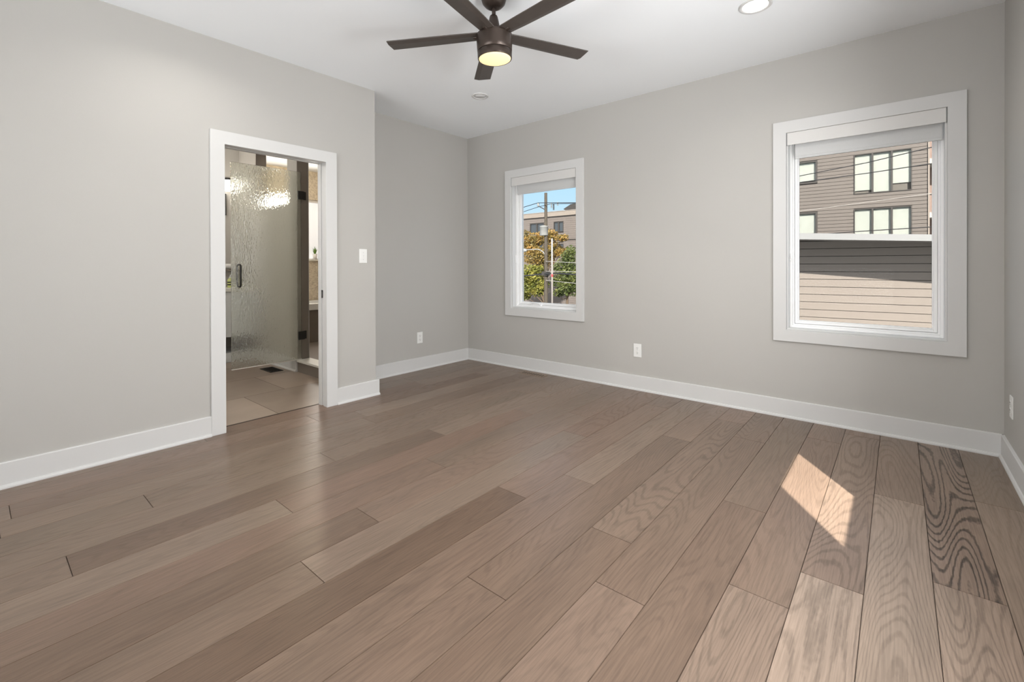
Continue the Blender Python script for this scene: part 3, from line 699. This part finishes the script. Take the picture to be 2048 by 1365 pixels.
# potted plant on sill ------------------------------------------------------------
pp = atx(630.5, 523, BFX+.005)
pt = empty('potted_plant', (BFX-.005, pp.y, wz0+.018)); tag(pt, 'small spiky green plant in a white pot on the bathroom window sill', 'plant')
MB().lathe([(0, 0), (.030, 0), (.036, .10), (.030, .10), (.029, .09), (0, .09)], seg=20).build('pot', 'porcelain', pt)
lf = MB(); rl = random.Random(4)
for k in range(26):
    a = rl.uniform(0, 6.28); sp_ = rl.uniform(.01, .06); hh = rl.uniform(.08, .15); w = .006
    dx, dy = math.cos(a), math.sin(a); nx, ny = -dy*w, dx*w
    p = [(dx*.008, dy*.008, .09), (dx*sp_*.6, dy*sp_*.6, .09+hh*.6), (dx*sp_*1.3, dy*sp_*1.3, .09+hh)]
    lf.add([(p[0][0]-nx, p[0][1]-ny, p[0][2]), (p[0][0]+nx, p[0][1]+ny, p[0][2]), (p[1][0]+nx, p[1][1]+ny, p[1][2]), (p[1][0]-nx, p[1][1]-ny, p[1][2]), p[2]], [(0,1,2,3), (3,2,4)])
lf.build('leaves', 'green', pt, fix=False)
# bathroom lamp and fill light
def lamp(name, loc, e_, col, r=.06):
    l = bpy.data.lights.new(name, 'POINT'); l.energy = e_; l.color = col; l.shadow_soft_size = r
    o = bpy.data.objects.new(name, l); COL.objects.link(o); o.location = loc
lamp('vanity_lamp', (BX+.28, 1.8, 2.2), 5, (1, .93, .82))
lamp('tub_ceiling_lamp', (-6.3, 3.2, 2.55), 20, (1, .84, .60))
lamp('bathroom_fill', (-4.7, .25, 2.3), 34, (1, .96, .90))  # fill lamp with no fixture, placed to light the partition evenly

# ------------------------------------------------------------------ outside
GZ = -3.4
struct(MB().box((-90, 4.6, GZ-.2), (60, 90, GZ)).build('ground', 'asphalt'), 'grey street level outside', 'ground')

# neighbour's house seen low in the large window: taupe lap siding under a sloping white fascia
P0 = aty(1597, 558, 12.75); ang = math.radians(6.9)
ud = Vector((math.cos(ang), math.sin(ang), 0)); nd = Vector((-math.sin(ang), math.cos(ang), 0))
def on_house(px, py, back=0.0):
    v = ray(px, py); c = Vector((0, 0, CAMH)); q = P0+nd*back
    t_ = (q-c).dot(nd)/v.dot(nd); p = c+v*t_; return (p-P0).dot(ud), p.z
OV = 1.02                                              # roof overhang towards us
def ov(u_): return 1.0+.05*(u_+.2)
ua, za = on_house(1597, 466.6, -OV); ub, zb = on_house(1869, 470, -OV)
ua2, za2 = on_house(1597, 479, -OV); ub2, zb2 = on_house(1869, 483, -OV)
slope = (zb-za)/(ub-ua)
top = lambda u_: za+slope*(u_-ua)
bot = lambda u_: za2+(zb2-za2)/(ub2-ua2)*(u_-ua2)
nh = empty('neighbor_house', (P0.x, P0.y, 0), ang); tag(nh, 'low house with sunlit taupe lap siding below the white roof edge', 'house')
uL, uR = -5.0, 7.0
NB = 14.9*10.97/918.755*1.0
k0 = on_house(1597, 557.9)[1]
m = MB(); gap = .012; m2 = MB()
zs = k0
while zs > GZ+NB: zs -= NB
while zs < 3.2:
    zt_ = min(zs+NB-gap, 3.2)
    # clip the board by the sloped soffit line
    def clipz(u_, z): return min(z, bot(u_)+.02)
    a0, a1, b0, b1 = clipz(uL, zs), clipz(uL, zt_), clipz(uR, zs), clipz(uR, zt_)
    if a1 > a0+.005 or b1 > b0+.005:
        cut = None
        us = [uL+(uR-uL)*i/40 for i in range(41)]
        for ui, uj in zip(us[:-1], us[1:]):
            zi0, zi1, zj0, zj1 = clipz(ui, zs), clipz(ui, zt_), clipz(uj, zs), clipz(uj, zt_)
            if zi1-zi0 < .002 and zj1-zj0 < .002: continue
            m.add([(ui, -.004, zi0), (uj, -.004, zj0), (uj, .010, zj1), (ui, .010, zi1), (ui, .03, zi0), (uj, .03, zj0), (uj, .03, zj1), (ui, .03, zi1)], [(0,1,2,3),(7,6,5,4),(0,4,5,1),(3,2,6,7)])
    zs += NB
m.build('siding', 'siding_near', nh)
MB().add([(uL, .028, GZ), (uR, .028, GZ), (uR, .028, bot(uR)+.02), (uL, .028, bot(uL)+.02), (uL, .30, GZ), (uR, .30, GZ), (uR, .30, bot(uR)+.02), (uL, .30, bot(uL)+.02)],
         [(0,1,2,3),(7,6,5,4),(0,4,5,1),(3,2,6,7),(1,5,6,2),(0,3,7,4)]).build('wall_backing', 'groove', nh)  # near-black backing stands in for the shadow line under each lap
def slab(mb, y0, y1, f0, f1):
    a_, b_ = uL, uR
    mb.add([(a_, y0(a_), f0(a_)), (b_, y0(b_), f0(b_)), (b_, y1(b_), f0(b_)), (a_, y1(a_), f0(a_)), (a_, y0(a_), f1(a_)), (b_, y0(b_), f1(b_)), (b_, y1(b_), f1(b_)), (a_, y1(a_), f1(a_))],
           [(0,3,2,1),(4,5,6,7),(0,1,5,4),(1,2,6,5),(2,3,7,6),(3,0,4,7)]); return mb
slab(MB(), lambda u_: -ov(u_)-.02, lambda u_: -ov(u_), bot, top).build('fascia', 'fascia', nh)
slab(MB(), lambda u_: -ov(u_), lambda u_: .25, lambda u_: bot(u_)+.02, lambda u_: bot(u_)+.04).build('soffit', 'soffit', nh)
slab(MB(), lambda u_: -ov(u_), lambda u_: 5.0, lambda u_: top(u_)-.06, lambda u_: top(u_)-.01).build('roof', 'roofgrey', nh)

def siding_wall(mb, x0, x1, z0, z1, y, exp, holes, gap=.015):
    z = z0
    while z < z1-.01:
        za_, zb_ = z, min(z+exp-gap, z1)
        hs = [h for h in holes if h[2] < zb_ and h[3] > za_]
        xs = [x0]
        for h in sorted(hs): xs += [h[0], h[1]]
        xs.append(x1)
        for a_, b_ in zip(xs[::2], xs[1::2]):
            if b_-a_ > .01: mb.box((a_, y, za_), (b_, y+.03, zb_))
        z += exp
    return mb
def far_window(parent, x0, x1, z0, z1, y, n, blind, glass='darkglass', fr=.030, openz=None):
    f = MB(); w = (x1-x0)/n
    f.box((x0, y-.03, z0), (x0+fr, y+.09, z1)).box((x1-fr, y-.03, z0), (x1, y+.09, z1)).box((x0+fr, y-.03, z0), (x1-fr, y+.09, z0+fr)).box((x0+fr, y-.03, z1-fr), (x1-fr, y+.09, z1))
    for k in range(1, n): f.box((x0+w*k-fr*1.05, y-.03, z0+fr), (x0+w*k+fr*1.05, y+.09, z1-fr))
    fo_ = f.build('window', 'frame_dark', parent)
    for k in range(n):
        a_ = x0+w*k+(fr if k == 0 else fr*1.05); b_ = x0+w*(k+1)-(fr if k == n-1 else fr*1.05)
        MB().box((a_, y+.05, z0+fr), (b_, y+.056, z1-fr)).build('pane', glass, fo_)
        if blind is not None:
            MB().box((a_, y+.07, z0+fr+blind[k]), (b_, y+.075, z1-fr)).build('blind', 'blind', fo_)
    return fo_
# three-storey grey building in the large window
YF = 24.0
ab = empty('apartment_building', (0, YF, 0)); tag(ab, 'grey-sided apartment block with white-blind windows in the large window', 'building')
def rect(x0, yt0, x1, yb1, Y): a_ = aty(x0, yt0, Y); b_ = aty(x1, yb1, Y); return a_.x, b_.x, b_.z, a_.z
c1 = rect(1708, 310.5, 1824, 380, YF); c2 = rect(1708, 419, 1824, 490, YF); c2 = (c1[0], c1[1], c2[3]-(c1[3]-c1[2]), c2[3])
s1 = (aty(1590, 320, YF).x-.35, aty(1635, 320, YF).x, aty(1635, 366, YF).z, aty(1635, 320.5, YF).z)
s2 = (s1[0], s1[1], 0, aty(1634, 424, YF).z); s2 = (s1[0], s1[1], s2[3]-(s1[3]-s1[2]), s2[3])
dz = c1[3]-c2[3]
extra = [(c1[0]-9, c1[1]-9, c1[2], c1[3]), (c1[0]-9, c1[1]-9, c2[2], c2[3])]
XE = aty(1858, 400, YF).x; XW = -8.5
wins = [c1, c2, s1, s2]
fe = siding_wall(MB(), XW, XE, GZ, 9.5, 0, .150, wins); fe.build('siding', 'siding_far', ab)
bk = MB(); 
bk.box((XW, .03, GZ), (XE, .05, 9.5))
# backing with recesses left dark behind the panes
bk.v = []; bk.f = []; bk.sm = []
xs_ = sorted({XW, XE, c1[0], c1[1], s1[0], s1[1]}); zs_ = sorted({GZ, 9.5, c1[2], c1[3], c2[2], c2[3], s1[2], s1[3], s2[2], s2[3]})
for xa, xb in zip(xs_[:-1], xs_[1:]):
    for z_a, z_b in zip(zs_[:-1], zs_[1:]):
        cxm, czm = (xa+xb)/2, (z_a+z_b)/2
        if any(h[0] < cxm < h[1] and h[2] < czm < h[3] for h in wins): continue
        bk.box((xa, .028, z_a), (xb, .10, z_b))
bk.build('wall_backing', 'groove_far', ab)
MB().box((XW, .12, GZ), (XE, 9, 9.5)).build('wall', 'siding_far', ab)
MB().box((XE-.03, -.035, GZ), (XE+.02, .12, 9.5)).build('corner_board', 'parapet', ab)
MB().box((XW-.2, -.25, 9.5), (XE+.2, 9.2, 9.75)).build('roof', 'roofgrey', ab)
far_window(ab, *c1, 0, 3, (.12, .02, .30), 'glass_clear')
far_window(ab, *c2, 0, 3, (.0, .0, .35), 'glass_clear')
far_window(ab, *s1, 0, 1, (.05,), 'glass_clear', fr=.07)
far_window(ab, *s2, 0, 1, (.0,), 'glass_clear', fr=.07)
# brown building past its corner
bb = empty('balcony_building', (0, 36, 0)); tag(bb, 'brown building with balconies past the grey block corner', 'building')
MB().box((.6, 0, GZ), (9, 8, 13)).build('wall', 'brick', bb)
x0b, x1b = 1.0, 4.5
for k in range(5):
    z = -2.0+k*3.0
    MB().box((x0b, -1.4, z-.25), (x1b, -.001, z+.05)).build('balcony_slab', 'concrete', bb)
    r_ = MB().box((x0b, -1.4, z+1.0), (x1b, -1.35, z+1.06))
    for i in range(24): r_.box((x0b+i*.148, -1.39, z+.05), (x0b+i*.148+.03, -1.36, z+1.0))
    r_.build('railing', 'frame_dark', bb)
    f = MB().box((1.7, -.03, z+.15), (3.7, .0, z+2.3)).build('window', 'frame_dark', bb)
    MB().box((1.78, -.036, z+.23), (3.62, -.031, z+2.22)).build('pane', 'darkglass', f)

# pale low building behind the trees in the narrow window
YP = 37.0
pb = empty('low_rise_building', (0, YP, 0)); tag(pb, 'pale taupe flat-roofed building behind the utility pole', 'building')
ztp = aty(1098, 425.3, YP).z; zpb = aty(1098, 434.0, YP).z
PX0, PX1 = -40, -17
w_a = rect(1060, 449, 1088, 467, YP); w_b = rect(1107.5, 444.5, 1127, 463.5, YP); w_a = (w_a[0], w_a[1], w_b[2], w_b[3])
w_c = (w_b[0], w_b[1], aty(1127, 509, YP).z, aty(1127, 487.5, YP).z); w_d = (w_a[0], w_a[1], w_c[2], w_c[3])
siding_wall(MB(), PX0, PX1, GZ, zpb, 0, .20, [w_a, w_b, w_c, w_d], gap=.012).build('siding', 'siding_pale', pb)
MB().box((PX0, .09, GZ), (PX1, 12, zpb)).build('wall', 'siding_pale', pb)
MB().box((PX0-.1, -.15, zpb), (PX1+.1, 12.1, ztp)).build('parapet', 'parapet', pb)
MB().box((PX0-.12, -.18, ztp), (PX1+.12, 12.2, ztp+.06)).build('parapet_cap', 'soffit', pb)
zb_ = aty(1140, 479, YP).z
MB().box((PX0, -.05, zb_-.06), (PX1, .0, zb_+.04)).build('belt_trim', 'groove', pb)
for w_ in (w_a, w_b, w_c, w_d): far_window(pb, *w_, 0, 2, None, 'darkglass', fr=.07)
ru = empty('rooftop_unit', (aty(1146, 420, YP+2).x, YP+2, ztp+.06)); tag(ru, 'dark rooftop unit on the flat roof of the pale building', 'rooftop unit')
MB().prism([(-.75, .35), (-.6, .25), (.9, .25), (.9, .80), (.1, .75)], 'y', -.6, .6).build('hood', 'frame_dark', ru)
MB().box((-.5, -.45, 0), (.8, .45, .25)).build('base', 'galv', ru)

# utility pole ------------------------------------------------------------
YU = 24.0
pbase = aty(1092, 545, YU); ptop = aty(1092.2, 386, YU)
up_ = empty('utility_pole', (pbase.x, YU, GZ)); tag(up_, 'weathered wooden utility pole seen through the narrow window', 'utility pole')
def L(px, py, Y=YU): q = aty(px, py, Y); return (q.x-pbase.x, q.y-YU, q.z-GZ)
hp = ptop.z-GZ
MB().tube([(0, 0, 0), (0, 0, hp*.5), (0, 0, hp)], [.14, .115, .095], 14).build('pole', 'polewood', up_)
tA, tB = L(1076, 471.5, YU-.35), L(1088.5, 452, YU-.35); tx = (tA[0]+tB[0])/2; tr2 = abs(tB[0]-tA[0])/2*1.1
tf = MB().lathe([(0, tA[2]), (tr2*.95, tA[2]), (tr2, tA[2]+.03), (tr2, tB[2]-.05), (tr2*1.06, tB[2]-.04), (tr2*1.06, tB[2]), (tr2*.5, tB[2]+.05), (0, tB[2]+.06)], (tx, -.05, 0), 24).build('transformer', 'galv', up_)
for zz in (tA[2]+.13, tB[2]-.13): MB().box((tx+tr2*.9, -.09, zz-.03), (-.05, -.03, zz+.03)).build('bracket', 'galv', tf)
b1, b2 = L(1091, 420), L(1077, 412.5)
ar = MB().tube([b1, b2], .03, 8).build('crossarm', 'frame_dark', up_)
MB().lathe([(0, 0), (.05, .0), (.09, .04), (.05, .07), (.09, .11), (.05, .14), (.10, .18), (.03, .22), (0, .22)], (b2[0]-.02, 0, b2[2]-.02), 12).build('insulator', 'galv', ar)
for px_, y_, n in ((1103, 416, 4), (1107.3, 420, 5), (1115.5, 411, 3)):
    q = L(px_, y_); m = MB()
    for k in range(n): m.lathe([(0, 0), (.05, .0), (.06, .03), (.02, .05), (.02, .075), (0, .075)], (q[0], 0, q[2]+k*.075), 10)
    m.build('insulator', 'frame_dark' if px_ == 1107.3 else 'galv', up_)
c_ = [L(1090, 511), L(1087, 505), L(1082, 501), L(1075, 499), L(1060, 499.5), L(1048, 500.5)]
sa = MB().tube(c_, .035, 8).build('lamp_arm', 'galv', up_); hx = c_[-1]
MB().lathe([(0, -.45), (.06, -.42), (.13, -.1), (.14, .2), (.07, .42), (0, .45)], (hx[0]-.2, hx[1], hx[2]-.03), 14, 'x').build('lamp_head', 'galv', sa)
q = L(1092, 547); MB().box((-.20, -.20, q[2]-.15), (.2, .16, q[2]+.12)).build('cable_clamp', 'frame_dark', up_)
# white conduit pole
wp = aty(1104.2, 545, 22.6); wt = aty(1104.2, 477, 22.6)
cp = empty('white_post', (wp.x, 22.6, GZ)); tag(cp, 'slim white post standing just right of the utility pole', 'post')
MB().lathe([(0, 0), (.052, 0), (.052, wt.z-GZ-.05), (.03, wt.z-GZ), (0, wt.z-GZ)], seg=14).build('shaft', 'pipe', cp)
MB().lathe([(.056, 0), (.060, .03), (.060, .13), (.056, .16)], (0, 0, aty(1104, 554, 22.6).z-GZ), 14).build('red_band', 'red', cp)
# overhead wires ------------------------------------------------------------
def wire(pts, r, label, mat='wire', sag=0.0):
    P_ = [aty(*p) for p in pts]; out = []
    for a_, b_ in zip(P_[:-1], P_[1:]):
        for k in range(8):
            f = k/8; p = a_.lerp(b_, f); p.z -= sag*4*f*(1-f); out.append(p)
    out.append(P_[-1]); o_ = P_[0].copy()
    m = MB().tube([p-o_ for p in out], r, 6); o = m.build('power_line', mat); o.location = o_
    tag(o, label, 'power line', 'overhead power lines'); return o
wire([(1010, 426, 26), (1076, 406, YU), (1200, 405.5, 22)], .022, 'topmost wire crossing the sky beside the pole top')
wire([(1010, 436, 26), (1077, 414, YU), (1102, 408, YU), (1200, 406.5, 22.2)], .018, 'lower wire in the sky meeting the insulator arm')
wire([(1010, 556, 25.5), (1091, 548, YU-.2), (1110, 547, 23.5), (1200, 552, 22)], .045, 'thick dark cable bundle clamped low on the utility pole')
wire([(1092, 523, YU-.2), (1150, 526, 22), (1200, 530, 21)], .014, 'pale wire crossing the green tree, upper one', 'wire_grey')
wire([(1092, 543, YU-.2), (1150, 544, 22), (1200, 545, 21)], .014, 'pale wire crossing the green tree, middle one', 'wire_grey')
wire([(1092, 561, YU-.2), (1150, 567, 22), (1200, 572, 21)], .014, 'pale wire crossing the green tree, lowest one', 'wire_grey')
wire([(1560, 360, 19), (1732, 326, 18.5), (1900, 286, 18)], .014, 'upper black wire across the apartment windows')
wire([(1560, 370.5, 19), (1732, 347, 18.5), (1900, 322, 18)], .014, 'lower black wire across the apartment windows')
wire([(1560, 428, 19), (1732, 405, 18.5), (1900, 382, 18)], .006, 'pale wire between the upper and lower apartment windows', 'wire_grey')
wire([(1560, 475, 19), (1720, 463, 18.5), (1900, 452, 18)], .014, 'black wire just above the white roof edge')

# trees ------------------------------------------------------------
def tree(x, y, label, blobs, mat, nleaf, seed, trunk_r=.14):
    rr_ = random.Random(seed); t = empty('leafy_tree', (x, y, GZ)); tag(t, label, 'tree')
    tm = MB(); topz = max(b[2] for b in blobs)
    tm.tube([(0, 0, 0), (.05, .02, topz*.4), (-.03, .03, topz*.8)], [trunk_r, trunk_r*.75, trunk_r*.35], 10)
    for b in blobs: tm.tube([(.03, .02, topz*.38), (b[0]*.55, b[1]*.55, b[2]*.8), (b[0], b[1], b[2])], [trunk_r*.45, trunk_r*.28, trunk_r*.08], 7)
    tm.build('trunk', 'bark', t)
    lm = MB(); tot_ = sum(b[3]**2 for b in blobs)
    for b in blobs:
        for k in range(int(nleaf*b[3]**2/tot_)):
            v = Vector((rr_.gauss(0, 1), rr_.gauss(0, 1), rr_.gauss(0, 1))).normalized()*(b[3]*rr_.random()**.42)
            c = Vector((b[0]+v.x, b[1]+v.y, b[2]+v.z*b[4])); s = rr_.uniform(.05, .12)
            a_ = Vector((rr_.gauss(0, 1), rr_.gauss(0, 1), rr_.gauss(0, 1))).normalized(); n2 = a_.orthogonal().normalized(); n3 = a_.cross(n2)
            lm.add([c-n2*s, c+n3*s*.6, c+n2*s, c-n3*s*.6], [(0,1,2,3)])
    lo = lm.build('foliage', mat, t, fix=False); return t
def blob(px, py, Y, r, sq, base): q = aty(px, py, Y); return (q.x-base.x, q.y-base.y, q.z-GZ, r, sq)
Y1 = 31.0; b0_ = aty(1085, 540, Y1)
tree(b0_.x, Y1, 'orange autumn tree behind the utility pole', [blob(px, py, Y1+dy, r, s, b0_) for px, py, dy, r, s in
     ((1058, 490, 0, .95, .8), (1075, 478, .4, .8, .75), (1100, 472, .2, .75, .8), (1124, 476, -.2, .55, .6), (1105, 500, .3, .9, .8), (1070, 512, -.3, 1.1, .8), (1090, 520, .1, .9, .9), (1122, 505, .2, .6, .8), (1052, 470, .3, .5, .9))], 'leaf_autumn', 6500, 2)
Y2 = 27.5; b0_ = aty(1090, 560, Y2)
tree(b0_.x, Y2, 'yellow-green tree low at the left of the utility pole', [blob(px, py, Y2+dy, r, s, b0_) for px, py, dy, r, s in
     ((1056, 545, 0, .8, .8), (1072, 560, .3, .85, .8), (1055, 575, -.2, .8, .8), (1078, 582, .2, .7, .7), (1050, 592, 0, .5, .7), (1086, 570, 0, .5, .8), (1075, 540, .2, .55, .7))], 'leaf_yellow', 4200, 3, .1)
Y3 = 28.5; b0_ = aty(1133, 560, Y3)
tree(b0_.x, Y3, 'dark green tree at the right of the narrow window', [blob(px, py, Y3+dy, r, s, b0_) for px, py, dy, r, s in
     ((1138, 515, 0, .65, .9), (1130, 535, .2, .9, .8), (1145, 545, -.2, .9, .9), (1122, 560, .2, .8, .8), (1140, 575, 0, .9, .8), (1160, 560, 0, .9, 1.0), (1142, 500, 0, .4, 1.0), (1118, 585, .3, .5, .7))], 'leaf_green', 5200, 4, .12)
# flat-roofed garage low in the narrow window
YG = 15.0
gq = aty(1098, 607, YG)
ga = empty('garage', (gq.x, YG, GZ)); tag(ga, 'low garage with pale flat roof at the bottom of the narrow window', 'garage')
MB().box((-3.2, -3.5, 0), (2.0, -.2, gq.z-GZ-.12)).build('wall', 'siding_pale', ga)
MB().box((-3.4, -3.7, gq.z-GZ-.12), (2.2, 0, gq.z-GZ)).build('roof', 'roofgrey', ga)
